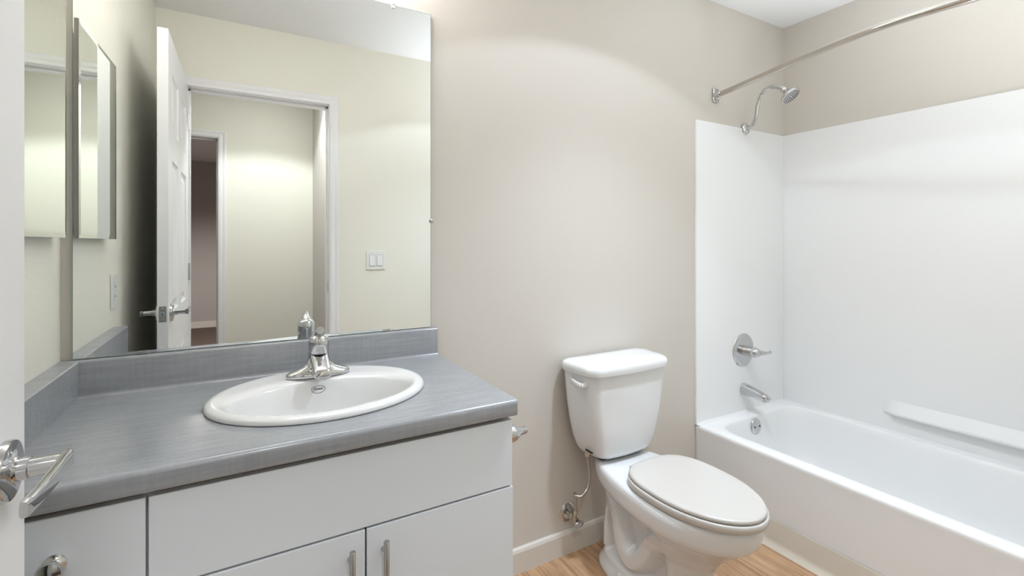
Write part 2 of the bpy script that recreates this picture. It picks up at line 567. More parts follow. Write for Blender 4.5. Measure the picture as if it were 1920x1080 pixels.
for zz, inner in ((CB, False), (CT, False), (CT, True), (CB, True)):
    ring = []
    for a in angs:
        if inner:
            r = 1/math.sqrt((math.cos(a)/hx)**2+(math.sin(a)/hy)**2)
            ring.append(bm.verts.new((SX+r*math.cos(a), SY+r*math.sin(a), zz)))
        else:
            ring.append(bm.verts.new((*hit(a), zz)))
    rings.append(ring)
n = len(angs)
for A, C in ((rings[0], rings[1]), (rings[1], rings[2]), (rings[2], rings[3]), (rings[3], rings[0])):
    for i in range(n):
        j = (i+1) % n
        if A is rings[0] and C is rings[1]:
            my = (A[i].co.y+A[j].co.y)/2
            if abs(my-y0) < 1e-4:
                continue
        bm.faces.new((A[i], A[j], C[j], C[i]))
# rolled front edge
nose = [(FY, CT)]
for k in range(9):
    a = PI/2+k/8*PI/2
    nose.append((CF+.010+.010*math.cos(a), CT-.010+.010*math.sin(a)))
nose += [(CF, CB+.006), (CF+.002, CB+.001), (CF+.006, CB), (FY, CB)]
vs = [[bm.verts.new((x, y, z)) for y, z in nose] for x in (x0, x1)]
for k in range(len(nose)-1):
    bm.faces.new((vs[0][k], vs[1][k], vs[1][k+1], vs[0][k+1]))
for v in vs:
    bm.faces.new(v)
bmesh.ops.remove_doubles(bm, verts=bm.verts[:], dist=1e-5)
obj('counter_slab', bm, M['laminate'], ctop, True, 35)
SB = .956
bs = [(BACK-.0005, CT), (BACK-.034, CT), (BACK-.029, CT+.003), (BACK-.028, CT+.008), (BACK-.028, SB-.006), (BACK-.026, SB-.0015), (BACK-.022, SB), (BACK-.0005, SB)]
obj('backsplash', prism(bmesh.new(), bs, 'x', CX0, CX1), M['laminate'], ctop, True, 60)
ss = [(LEFT+.0005, CT+.0002), (LEFT+.0395, CT+.0002), (LEFT+.0395, SB-.003), (LEFT+.037, SB), (LEFT+.0005, SB)]
obj('side_splash', prism(bmesh.new(), ss, 'y', CF+.004, BACK-.0285), M['laminate'], ctop)

# ------------------------------------------------------------------ oval drop-in sink
sink = thing('sink', 'oval white drop-in sink set into the grey countertop', 'sink', (SX, SY, CT))
Z = CT
prof = [  # (cy, rx, ry, z)
    (SY, SRX-.006, SRY-.006, Z+.0006), (SY, SRX-.0005, SRY-.0005, Z+.0015), (SY, SRX, SRY, Z+.006), (SY, SRX-.003, SRY-.003, Z+.0115), (SY, SRX-.010, SRY-.010, Z+.0150),
    (SY-.001, SRX-.018, SRY-.017, Z+.0160), (SY-.012, SRX-.028, SRY-.036, Z+.0150), (SY-.030, SRX-.036, SRY-.062, Z+.0130),
    (SY-.036, SRX-.044, SRY-.074, Z+.0070), (SY-.037, SRX-.052, SRY-.082, Z-.0060), (SY-.038, SRX-.064, SRY-.090, Z-.030),
    (SY-.038, SRX-.085, SRY-.103, Z-.070), (SY-.037, SRX-.120, SRY-.122, Z-.105), (SY-.034, SRX-.165, SRY-.145, Z-.125), (SY-.030, .050, .038, Z-.133), (SY-.028, .023, .023, Z-.137)]
def sink_ring(t):
    i = min(int(t), len(prof)-2)
    f = t-i
    q = [prof[max(i-1, 0)], prof[i], prof[i+1], prof[min(i+2, len(prof)-1)]]
    return [.5*(2*q[1][k]+(q[2][k]-q[0][k])*f+(2*q[0][k]-5*q[1][k]+4*q[2][k]-q[3][k])*f*f+(3*q[1][k]-q[0][k]-3*q[2][k]+q[3][k])*f**3) for k in range(4)]
def sink_pt(t, a):
    cy, rx, ry, z = sink_ring(t)
    return Vector((SX+rx*math.cos(a), cy+ry*math.sin(a), z))
bm = bmesh.new()
rings = [[sink_pt(k/4, 2*PI*i/96) for i in range(96)] for k in range(4*(len(prof)-1)+1)]
loft(bm, rings, False)
so = obj('basin', bm, M['china'], sink, True)
bm = lathe(bmesh.new(), [(0, .004), (.010, .0045), (.019, .003), (.0225, .0015), (.0235, .0), (0, -.001)], (SX, SY-.028, Z-.1365), (0, 0, 1), 32)
obj('drain', bm, M['chrome'], sink, True, 50)
# maker's mark: an oval ring with a line of script on the back slope of the bowl
tm, am = 9.35, PI/2
pc = sink_pt(tm, am)
tx = (sink_pt(tm, am-.02)-sink_pt(tm, am+.02)).normalized()
tu = (sink_pt(tm-.15, am)-sink_pt(tm+.15, am)).normalized()
tn = tx.cross(tu).normalized()
def mk(u, v):
    # follow the bowl: walk along the ring and up the profile
    a = am-u/(sink_ring(tm)[1])
    q = sink_pt(tm-v/((sink_pt(tm-.5, am)-sink_pt(tm+.5, am)).length), a)
    return q+tn*.0005
bm = bmesh.new()
ln = [(.0172*math.cos(2*PI*k/48), .0095*math.sin(2*PI*k/48)) for k in range(49)]
def ribbon(bm, line, r):
    tube(bm, [mk(*p) for p in line], r, 6, 0)
ribbon(bm, ln, .0006)
script = [(-.0125, -.0045), (-.0095, .0045), (-.0085, .0050), (-.0080, .0010), (-.0068, -.0035), (-.0048, .0040), (-.0038, .0048)]
ribbon(bm, [(p.x, p.y) for p in catmull([(a, b, 0) for a, b in script], 5)], .0006)
lower = [(-.0042, -.0010)]
for k in range(6):
    xx = -.0030+k*.0024
    lower += [(xx, .0022), (xx+.0008, -.0018)]
lower.append((.0125, .0024))
ribbon(bm, [(p.x, p.y) for p in catmull([(a, b, 0) for a, b in lower], 4)], .0006)
mk_o = obj('maker_mark', bm, M['ink'], sink)
mk_o['label'] = 'small grey oval script mark on the back slope of the bowl'

# ------------------------------------------------------------------ faucet
FX, FYC, FZ = .181, 1.386, Z+.0152
fau = thing('faucet', 'chrome single-handle faucet on the back rim of the oval sink', 'faucet', (FX, FYC, FZ))
bm = bmesh.new()
def outline(hx, hy, n=56, e=2.4):
    out = []
    for i in range(n):
        a = 2*PI*i/n
        c, s = math.cos(a), math.sin(a)
        out.append((math.copysign(abs(c)**(2/e), c)*hx, math.copysign(abs(s)**(2/e), s)*hy))
    return out
rings = []
for hx_, hy_, z in ((.080, .0265, 0), (.081, .0275, .003), (.080, .0268, .009), (.074, .0235, .0135), (.060, .0220, .018), (.040, .0215, .026), (.030, .0212, .038), (.0262, .0210, .055), (.0250, .0210, .066)):
    rings.append([(FX+x, FYC+y, FZ+z) for x, y in outline(hx_, hy_)])
loft(bm, rings)
obj('base', bm, M['chrome'], fau, True, 60)
bm = bmesh.new()
rings = []
for t in range(15):
    f = t/14
    y = FYC-.006-f*.076
    zc = FZ+.047-.030*f**1.2
    hw, hh = .0230-.0022*f, .0190-.0060*f
    if t == 14: hw *= .86; hh *= .8
    rings.append([(FX+hw*p[0], y, zc+hh*p[1]) for p in outline(1, 1, 36, 3.6)])
loft(bm, rings)
lathe(bm, [(0, 0), (.0100, 0), (.0105, .002), (.0105, .012)], (FX, FYC-.066, FZ+.003), (0, 0, 1), 24)
obj('spout', bm, M['chrome'], fau, True, 60)
bm = bmesh.new()
lathe(bm, [(0, .064), (.0245, .064), (.0250, .067), (.0255, .072), (.0262, .088), (.0258, .096), (.0235, .104), (.0190, .110), (.0135, .1135), (0, .115)], (FX, FYC, FZ), (0, -.06, 1), 44)
hd = obj('handle', bm, M['chrome'], fau, True, 60)
bm = bmesh.new()
tube(bm, [(FX, FYC-.004, FZ+.103), (FX, FYC-.014, FZ+.114), (FX, FYC-.022, FZ+.121), (FX, FYC-.032, FZ+.127)], lambda t: .0150-.0045*t, 20, 6)
obj('handle_lever', bm, M['chrome'], hd, True, 60)
obj('set_screw', lathe(bmesh.new(), [(0, 0), (.0030, 0), (.0030, .0024), (0, .0024)], (FX, FYC-.0275, FZ+.086), (0, -1, 0), 14), M['dark'], hd)
obj('pull_rod', lathe(bmesh.new(), [(0, 0), (.0022, 0), (.0022, .075), (.0052, .078), (.0052, .084), (0, .086)], (FX, FYC+.0235, FZ+.008), (0, 0, 1), 16), M['chrome'], fau, True, 50)

# ------------------------------------------------------------------ frameless wall mirror
MF = 1.531
MX0, MX1, MZ0, MZ1 = -.361, .557, SB+.0012, 2.021
mir = obj('wall_mirror', B(MX0, MX1, MF, BACK-.001, MZ0, MZ1), M['glass_edge'])
tag(mir, 'large frameless wall mirror above the grey vanity countertop', 'mirror')
bm = bmesh.new()
bm.faces.new([bm.verts.new(p) for p in ((MX0+.0015, MF-.0004, MZ0+.0015), (MX1-.0015, MF-.0004, MZ0+.0015), (MX1-.0015, MF-.0004, MZ1-.0015), (MX0+.0015, MF-.0004, MZ1-.0015))])
obj('mirror_glass', bm, M['mirror'], mir)
for x in (.405, -.222):
    obj('clip', B(x-.011, x+.011, MF-.004, MF-.0005, MZ0, MZ0+.0075, .0012, 2), M['nickel'], mir)
for x in (.427, -.20):
    bm = bmesh.new()
    box(bm, x-.006, x+.006, MF-.004, MF-.0005, MZ1-.012, MZ1+.003, .0015, 2)
    lathe(bm, [(0, 0), (.0075, 0), (.0070, .0025), (.004, .004), (0, .0045)], (x, MF-.002, MZ1+.004), (0, -1, 0), 20)
    obj('clip', bm, M['plastic'], mir)
bm = lathe(bmesh.new(), [(0, 0), (.0065, 0), (.0065, .002), (.0045, .0045), (0, .005)], (MX1+.0005, MF-.002, 1.318), (0, -1, 0), 20)
obj('clip', bm, M['nickel'], mir, True, 50)

# ------------------------------------------------------------------ medicine cabinet on the left wall (door slightly ajar)
mc = thing('medicine_cabinet', 'mirror-fronted medicine cabinet on the left wall beside the big mirror', 'medicine cabinet', (LEFT, 1.30, 1.257))
obj('cabinet_box', B(LEFT+.0003, LEFT+.0135, 1.120, 1.462, 1.284, 1.780, .002, 2), M['white_cab'], mc)
C0, C1 = Vector((-.3585, 1.482, 0)), Vector((-.3535, 1.100, 0))
dirv = (C1-C0).normalized()
nrm = Vector((dirv.y*-1, dirv.x, 0))
if nrm.x < 0: nrm = -nrm
CZ0, CZ1 = 1.2555, 1.812
Lc = (C1-C0).length
def cp(s, d, z):
    p = C0+dirv*s+nrm*d
    return (p.x, p.y, z)
bm = bmesh.new()
loft(bm, [[cp(0, -.0105, z), cp(Lc, -.0105, z), cp(Lc, -.0012, z), cp(0, -.0012, z)] for z in (CZ0, CZ1)])
mdoor = obj('mirror_door', bm, M['nickel'], mc)
bm = bmesh.new()
rings = []
for ins, d in ((0.0, -.0012), (.012, .0)):
    rings.append([cp(ins, d, CZ0+ins), cp(Lc-ins, d, CZ0+ins), cp(Lc-ins, d, CZ1-ins), cp(ins, d, CZ1-ins)])
vs = [[bm.verts.new(p) for p in r] for r in rings]
for k in range(4):
    bm.faces.new((vs[0][k], vs[0][(k+1) % 4], vs[1][(k+1) % 4], vs[1][k]))
bm.faces.new(vs[1])
obj('mirror_glass', bm, M['cabmirror'], mdoor)
for z in (CZ0+.08, CZ1-.08):
    obj('hinge', B(LEFT+.0136, C1.x-.0105, 1.112, 1.134, z-.02, z+.02, .001), M['nickel'], mc)

# ------------------------------------------------------------------ electrical plates
ol = thing('wall_outlet', 'white power outlet on the left wall above the side splash', 'outlet', (LEFT, .992, 1.078))
obj('cover_plate', B(LEFT+.0002, LEFT+.006, .957, 1.027, 1.020, 1.136, .002, 3), M['plastic'], ol)
rc = obj('receptacle', B(LEFT+.006, LEFT+.0078, .9755, 1.0085, 1.045, 1.111, .001, 2), M['plastic'], ol)
for zc in (1.062, 1.094):
    for dy in (-.006, .006):
        obj('socket_slot', B(LEFT+.0077, LEFT+.0082, .992+dy-.001, .992+dy+.001, zc-.004, zc+.004), M['dark'], rc)
lsx, lsz = .722, 1.136
ls = thing('light_switch', 'double white rocker light switch on the wall beside the door', 'light switch', (lsx, REAR, lsz))
obj('cover_plate', B(lsx-.058, lsx+.058, REAR+.0002, REAR+.006, lsz-.058, lsz+.058, .002, 3), M['plastic'], ls)
for dx in (-.023, .023):
    obj('rocker_shadow_plate', B(lsx+dx-.0185, lsx+dx+.0185, REAR+.0055, REAR+.0064, lsz-.0352, lsz+.0352), M['shadow_grey'], ls)  # grey plate stands for the shadow line around the rocker
    bm = bmesh.new()
    prism(bm, [(REAR+.0058, lsz-.033), (REAR+.0058, lsz+.033), (REAR+.0075, lsz+.033), (REAR+.0110, lsz-.033)], 'x', lsx+dx-.0165, lsx+dx+.0165)
    obj('rocker', bm, M['trim'], ls)

# ------------------------------------------------------------------ toilet-paper holder on the cabinet side
TY, TZ = 1.024, .769
tp = thing('toilet_paper_holder', 'small chrome post holder on the right side of the white vanity cabinet', 'toilet paper holder', (VX1, TY+.07, TZ))
for y in (TY, TY+.15):
    bm = lathe(bmesh.new(), [(0, .0), (.0230, 0), (.0230, .016), (.0215, .022), (.0140, .034), (.0108, .037), (.0100, .054), (.0085, .058), (0, .059)], (VX1+.0002, y, TZ), (1, 0, 0), 32)
    obj('post', bm, M['chrome'], tp, True, 50)
obj('roller', lathe(bmesh.new(), [(0, 0), (.006, 0), (.007, .002), (.007, .128), (.006, .130), (0, .130)], (VX1+.034, TY+.010, TZ), (0, 1, 0), 20), M['chrome'], tp, True, 50)

# ------------------------------------------------------------------ toilet
TX = 1.298
toi = thing('toilet', 'white two-piece toilet with closed lid against the back wall', 'toilet', (TX, 1.2, 0))
def egg(wd, yw, yf, yb, z, nb=2.2, nf=2.0, n=200):
    out = []
    for i in range(n):
        a = 2*PI*i/n
        c, s = math.cos(a), math.sin(a)
        e = nb if s > 0 else nf
        x = math.copysign(abs(c)**(2/e), c)*wd
        y = yw+math.copysign(abs(s)**(2/e), s)*((yb-yw) if s > 0 else (yw-yf))
        out.append(Vector((TX+x, y, z)))
    return out
lv = [  # z, half width, y of widest, y front, y back, back exponent
    (.000, .121, 1.27, 1.000, 1.470, 2.6), (.004, .123, 1.27, .998, 1.474, 2.6), (.018, .120, 1.27, 1.000, 1.470, 2.6), (.032, .110, 1.27, 1.008, 1.458, 2.6), (.045, .104, 1.27, 1.012, 1.450, 2.8),
    (.090, .101, 1.26, 1.010, 1.447, 2.8), (.150, .100, 1.25, 1.000, 1.447, 2.8), (.200, .101, 1.22, .982, 1.447, 2.6), (.240, .107, 1.18, .955, 1.447, 2.4), (.275, .122, 1.13, .920, 1.450, 2.3),
    (.300, .140, 1.10, .888, 1.460, 2.2), (.318, .154, 1.09, .866, 1.470, 2.2), (.326, .163, 1.085, .856, 1.478, 2.2), (.336, .170, 1.08, .847, 1.490, 2.2), (.350, .173, 1.08, .842, 1.500, 2.2),
    (.380, .174, 1.08, .840, 1.505, 2.2), (.396, .172, 1.08, .842, 1.504, 2.2), (.404, .166, 1.08, .848, 1.498, 2.2), (.407, .156, 1.08, .858, 1.488, 2.2)]
zs = [l[0] for l in lv]
def lerp_lv(z):
    for A, C in zip(lv[:-1], lv[1:]):
        if z <= C[0]:
            f = (z-A[0])/(C[0]-A[0])
            return [A[k]+(C[k]-A[k])*f for k in range(6)]
    return list(lv[-1])
dense = sorted(set(zs+[.045+.0042*k for k in range(67)]))
def seg_d(y, z, a, b):
    ax, ay, bx, by = a[0], a[1], b[0], b[1]
    t = max(0, min(1, ((y-ax)*(bx-ax)+(z-ay)*(by-ay))/((bx-ax)**2+(by-ay)**2)))
    return math.hypot(y-ax-t*(bx-ax), z-ay-t*(by-ay))
trap = [(1.13, .245), (1.17, .200), (1.215, .130), (1.265, .105), (1.305, .140), (1.33, .215), (1.365, .262), (1.405, .255), (1.425, .200), (1.430, .09)]
trap = [(p.x, p.y) for p in catmull([(a, b, 0) for a, b in trap], 5)]
def smooth(a, b, t):
    t = max(0, min(1, (t-a)/(b-a)))
    return t*t*(3-2*t)
rings = []
for z in dense:
    zz, wd, yw, yf, yb, nb = lerp_lv(z)
    ring = egg(wd, yw, yf, yb, z, nb)
    for p in ring:
        if .04 < z < .325 and 1.08 < p.y < 1.46:
            win = smooth(.05, .085, z)*(1-smooth(.295, .325, z))*smooth(1.09, 1.14, p.y)*(1-smooth(1.44, 1.462, p.y))
            d = min(seg_d(p.y, p.z, a, b) for a, b in zip(trap[:-1], trap[1:]))
            ridge = 1-smooth(.018, .050, d)
            dx = p.x-TX
            sh = win*(.040*(1-ridge)-.006*ridge)
            if abs(dx) > .03:
                p.x = TX+math.copysign(max(abs(dx)-sh, .03), dx)
    rings.append(ring)
bm = loft(bmesh.new(), rings)
obj('bowl', bm, M['china'], toi, True, 60)
# seat ring and lid
def seat_rings(o, zlist):
    return [egg(o-i, 1.070, .988-o+i, 1.266-i*.7, z, 3.0) for i, z in zlist]
bm = loft(bmesh.new(), seat_rings(.168, [(.012, .4078), (.009, .4100), (.003, .4104), (0, .4125), (0, .4310), (.0015, .4325), (.006, .4332)]))
st = obj('seat', bm, M['seat'], toi, True, 60)
bm = loft(bmesh.new(), seat_rings(.1625, [(.010, .4333), (.009, .4358), (.0012, .4362), (0, .4378), (.0005, .4435), (.003, .4468), (.010, .4488), (.040, .4498), (.09, .4502)]))
obj('seat_lid', bm, M['seat'], toi, True, 60)
for dx in (-.050, .050):
    obj('seat_hinge', B(TX+dx-.016, TX+dx+.016, 1.262, 1.292, .4075, .428, .006, 4), M['seat'], toi, True, 60)
# tank
def tank_ring(hf, hb, yf, yb, z, r=.045, bow=.012, n=8):
    """front half-width hf, back half-width hb"""
    pts = []
    base = rrect(0, (yf+yb)/2, hb, (yb-yf)/2, r, n)
    dense_ = []
    for i, (ax, ay) in enumerate(base):
        bx, by = base[(i+1) % len(base)]
        k = 10 if i % (n+1) == n else 1
        for q in range(k):
            dense_.append((ax+(bx-ax)*q/k, ay+(by-ay)*q/k))
    for x, y in dense_:
        f = (y-yf)/(yb-yf)
        x2 = x*((hf+(hb-hf)*f)/hb)
        y2 = y-bow*(1-(x/hb)**2)*(1-f)
        pts.append(Vector((TX+x2, y2, z)))
    return pts
tl = [(.418, .105, .120, 1.392, 1.492), (.421, .118, .132, 1.380, 1.500), (.430, .130, .146, 1.370, 1.508), (.450, .142, .160, 1.362, 1.512), (.490, .155, .176, 1.355, 1.514), (.550, .168, .191, 1.350, 1.515), (.620, .179, .202, 1.347, 1.516), (.700, .187, .211, 1.344, 1.516), (.752, .190, .214, 1.343, 1.516)]
bm = loft(bmesh.new(), [tank_ring(hf, hb, yf, yb, z, .040) for z, hf, hb, yf, yb in tl])
tank = obj('tank', bm, M['china'], toi, True, 50)
li = [(.7505, .196, .219, 1.335, 1.521, .0), (.753, .201, .224, 1.330, 1.525, 0), (.765, .203, .226, 1.328, 1.527, 0), (.778, .202, .225, 1.329, 1.526, 0), (.785, .197, .220, 1.334, 1.522, 0), (.789, .186, .208, 1.344, 1.512, 0), (.7915, .150, .170, 1.370, 1.490, 0), (.7925, .08, .09, 1.41, 1.46, 0)]
bm = loft(bmesh.new(), [tank_ring(hf, hb, yf, yb, z, min(.050, (yb-yf)*.3), .014) for z, hf, hb, yf, yb, _ in li])
obj('tank_lid', bm, M['china'], toi, True, 50)
# flush lever on the left flank
lx = TX-.197
bm = bmesh.new()
lathe(bm, [(0, 0), (.012, 0), (.012, .004), (.009, .012), (.009, .022), (0, .024)], (lx+.004, 1.385, .716), (-1, 0, 0), 24)
rings = []
for k, p in enumerate(catmull([(lx-.016, 1.382, .715), (lx-.018, 1.405, .717), (lx-.017, 1.43, .721), (lx-.014, 1.452, .724)], 5)):
    t = k/15
    a, b3 = .0065-.002*t, .0105-.001*t
    if k in (0, 15): a *= .6; b3 *= .6
    rings.append([(p.x+a*math.cos(2*PI*q/16), p.y, p.z+b3*math.sin(2*PI*q/16)) for q in range(16)])
loft(bm, rings)
obj('flush_lever', bm, M['china'], toi, True, 50)
# gasket showing between tank and bowl, and the bolt cap on the foot
obj('tank_gasket', B(TX-.10, TX+.10, 1.40, 1.49, .403, .4195, .004), M['rubber'], toi)
for s in (-1, 1):
    bm = lathe(bmesh.new(), [(0, .022), (.006, .021), (.010, .016), (.0115, .008), (.012, 0)], (TX+s*.103, 1.30, .022), (s*.25, 0, 1), 20)
    obj('bolt_cap', bm, M['china'], toi, True)
# thin dark bar low on the left of the tank
bm = B(TX-.1625, TX-.156, 1.385, 1.425, .4525, .4565)
sl = obj('dark_mark', bm, M['dark'], toi)

# supply stop valve and braided hose
VXc, VZc = 1.135, .158
va = thing('supply_valve', 'chrome water stop valve on the wall left of the toilet', 'valve', (VXc, BACK, VZc))
obj('escutcheon', lathe(bmesh.new(), [(0, .007), (.012, .0080), (.026, .0065), (.035, .0035), (.0380, .0)], (VXc, BACK-.0002, VZc), (0, -1, 0), 36), M['chrome'], va, True, 60)
bm = bmesh.new()
lathe(bm, [(.008, .004), (.008, .026), (.0125, .026), (.0125, .034), (.0095, .036), (.0115, .040), (.0115, .056), (.0085, .058), (.0085, .068), (0, .068)], (VXc, BACK, VZc), (0, -1, 0), 20)
lathe(bm, [(.0070, .0), (.0070, .018), (.0095, .018), (.0095, .030), (.006, .032), (0, .032)], (VXc, BACK-.048, VZc), (.25, 0, 1), 12)
obj('valve_body', bm, M['brass'], va, True, 40)
obj('valve_handle', lathe(bmesh.new(), [(0, .066), (.0050, .066), (.0055, .070), (.0155, .073), (.0175, .077), (.0155, .081), (.005, .083), (0, .083)], (VXc, BACK, VZc), (.02, -1, -.12), 28, 1.25, .85), M['chrome'], va, True, 50)
ho = thing('supply_hose', 'grey braided supply hose looping from the stop valve up to the toilet tank', 'hose', (VXc+.02, BACK-.05, VZc+.03))
hose = [(VXc+.007, BACK-.048, VZc+.030), (VXc+.006, BACK-.049, VZc+.070), (VXc-.006, BACK-.060, VZc+.104), (VXc-.020, BACK-.080, VZc+.111), (VXc-.004, BACK-.096, VZc+.111), (VXc+.028, BACK-.094, VZc+.132), (VXc+.045, BACK-.086, VZc+.178), (VXc+.044, BACK-.080, VZc+.222), (VXc+.041, BACK-.078, VZc+.252)]
obj('hose', tube(bmesh.new(), hose, .0064, 14, 10), M['nickel'], ho, True)
obj('coupling_nut', lathe(bmesh.new(), [(0, 0), (.0105, 0), (.0135, .004), (.0135, .018), (.008, .020), (.008, .036), (0, .036)], (VXc+.041, BACK-.078, VZc+.247), (0, 0, 1), 8), M['brass'], ho)

# ------------------------------------------------------------------ bathtub
tub = thing('bathtub', 'white alcove bathtub with plain apron along the right wall', 'bathtub', ((TUB_X+RIGHT)/2, (REAR+BACK)/2, 0))
tx0, tx1, ty0, ty1 = TUB_X, RIGHT-.001, REAR+.001, BACK-.001
def ring_xy(x0, x1, y0, y1, r, z, n=8, k=7):
    base = rrect((x0+x1)/2, (y0+y1)/2, (x1-x0)/2, (y1-y0)/2, r, n)
    out = []
    m_ = len(base)
    for i in range(m_):
        a, b4 = base[i], base[(i+1) % m_]
        kk = k if (i % (n+1)) == n else 1
        for q in range(kk):
            out.append((a[0]+(b4[0]-a[0])*q/kk, a[1]+(b4[1]-a[1])*q/kk, z))
    return out
R = []
e = .004
R.append(ring_xy(tx0+.004, tx1, ty0, ty1, e, .0))
R.append(ring_xy(tx0+.004, tx1, ty0, ty1, e, .30))
R.append(ring_xy(tx0+.001, tx1, ty0, ty1, e, RIM_Z-.022))
R.append(ring_xy(tx0, tx1, ty0, ty1, e, RIM_Z-.012))
R.append(ring_xy(tx0+.003, tx1, ty0, ty1, e, RIM_Z-.004))
R.append(ring_xy(tx0+.010, tx1-.002, ty0+.002, ty1-.002, e, RIM_Z))
ix0, ix1, iy0, iy1 = TUB_X+.056, RIGHT-.026, REAR+.085, BACK-.060
R.append(ring_xy(ix0, ix1, iy0, iy1, .10, RIM_Z))
R.append(ring_xy(ix0+.008, ix1-.008, iy0+.010, iy1-.006, .10, RIM_Z-.003))
R.append(ring_xy(ix0+.014, ix1-.014, iy0+.018, iy1-.010, .10, RIM_Z-.012))
R.append(ring_xy(ix0+.020, ix1-.020, iy0+.03, iy1-.014, .10, RIM_Z-.04))
R.append(ring_xy(ix0+.030, ix1-.028, iy0+.06, iy1-.024, .11, RIM_Z-.12))
R.append(ring_xy(ix0+.042, ix1-.040, iy0+.12, iy1-.040, .12, RIM_Z-.22))
R.append(ring_xy(ix0+.060, ix1-.056, iy0+.17, iy1-.062, .13, .085))
R.append(ring_xy(ix0+.090, ix1-.085, iy0+.22, iy1-.100, .13, .063))
R.append(ring_xy(ix0+.150, ix1-.145, iy0+.30, iy1-.190, .10, .060))
obj('tub_shell', loft(bmesh.new(), R), M['acrylic'], tub, True, 45)
oy = iy1-.0185
bm = lathe(bmesh.new(), [(0, .007), (.020, .0075), (.034, .006), (.0385, .003), (.040, .0)], (2.258, oy, .315), (0, -1, .06), 40)
op = obj('overflow_plate', bm, M['chrome'], tub, True, 60)
for dx in (-.020, .020):
    obj('screw', lathe(bmesh.new(), [(0, 0), (.005, 0), (.0045, .002), (0, .0025)], (2.258+dx, oy-.0068, .3155), (0, -1, .06), 14), M['dark'], op)

# tub surround panels (moulded wall kit)
ST = 1.839
def panel_profile(face, thick, s, cove):
    """upright panel section with a concave foot that runs out onto the tub rim; s = direction from the wall into the room"""
    wall = face-s*thick
    out = [(wall+s*.0004, RIM_Z+.0001), (wall+s*.0004, ST), (face-s*.002, ST), (face, ST-.002), (face, RIM_Z+cove)]
    for k in range(1, 9):
        t = k/8*PI/2
        out.append((face+s*cove*(1-math.cos(t)), RIM_Z+cove-cove*math.sin(t)+.0006))
    out.append((face+s*cove, RIM_Z+.0001))
    return out
ep = obj('surround_panel', prism(bmesh.new(), panel_profile(BACK-.009, .009, -1, .012), 'x', TUB_X-.002, RIGHT-.0122), M['panel'], None, True, 50)
tag(ep, 'white surround panel behind the chrome shower valve and tub spout', 'tub surround')
sur = obj('surround_panel', prism(bmesh.new(), panel_profile(RIGHT-.012, .012, -1, .008), 'y', REAR+.0005, BACK-.0092), M['panel'], None, True, 50)
tag(sur, 'long plain white surround panel with a low moulded ledge above the bathtub', 'tub surround')
# moulded ledge low on the long panel, its near end rounded off
sec = []
rings = []
for k in range(60):
    t = k/59
    y = REAR+.06+(1.062-REAR-.06)*t
    f = 1-smooth(.93, 1.0, t)
    f = max(f, .03)
    d = .033*f
    prof_ = [(0, .516), (d*.22, .502), (d*.90, .469), (d, .461), (d*.95, .455), (d*.75, .451), (0, .444)]
    zt, zb = .516, .444
    rings.append([(RIGHT-.0115-a, y, b5) for a, b5 in prof_]+[(RIGHT-.006, y, zb), (RIGHT-.006, y, zt)])
obj('ledge', loft(bmesh.new(), rings), M['panel'], sur, True, 60)

# ------------------------------------------------------------------ shower fittings
PY = BACK-.009
sv = thing('shower_valve', 'chrome round shower valve with lever handle on the white surround', 'shower valve', (2.256, PY, .688))
obj('escutcheon', lathe(bmesh.new(), [(0, .012), (.026, .012), (.050, .010), (.075, .006), (.085, .0025), (.0865, 0)], (2.256, PY, .688), (0, -1, 0), 56), M['chrome'], sv, True, 60)
bm = bmesh.new()
lathe(bm, [(.026, .010)]+[(.0255-(.0014 if k % 2 else 0), .014+.004*k) for k in range(9)]+[(.024, .050), (0, .050)], (2.256, PY, .688), (0, -1, 0), 36)
obj('sleeve', bm, M['nickel'], sv, True, 30)
bm = bmesh.new()
lathe(bm, [(0, .050), (.0250, .050), (.0265, .054), (.0260, .066), (.0225, .078), (.016, .088), (0, .092)], (2.256, PY, .688), (0, -1, 0), 40)
tube(bm, [(2.262, PY-.068, .687), (2.285, PY-.074, .684), (2.318, PY-.080, .680), (2.345, PY-.082, .680), (2.358, PY-.082, .681)], lambda t: .0175-.0115*min(1, t*1.5)+.0025*max(0, t-.7)/.3, 20, 6)
obj('lever', bm, M['chrome'], sv, True, 60)

sp = thing('tub_spout', 'chrome tub spout below the shower valve', 'tub spout', (2.256, PY, .487))
bm = bmesh.new()
rings = []
for k in range(15):
    t = k/14
    y = PY-.134*t
    zc = .488-.020*t**1.6
    hw, hh = .0265-.0065*t, .030-.0125*t
    if k == 14: hw *= .75; hh *= .75
    rings.append([(2.256+hw*a, y, zc+hh*b6) for a, b6 in outline(1, 1, 32, 3.0)])
loft(bm, rings)
obj('spout_body', bm, M['chrome'], sp, True, 60)
obj('diverter_knob', lathe(bmesh.new(), [(0, 0), (.0035, 0), (.0035, .006), (.0068, .008), (.0072, .013), (.005, .016), (0, .0165)], (2.258, PY-.1315, .4755), (0, -1, -.05), 18), M['chrome'], sp, True, 50)

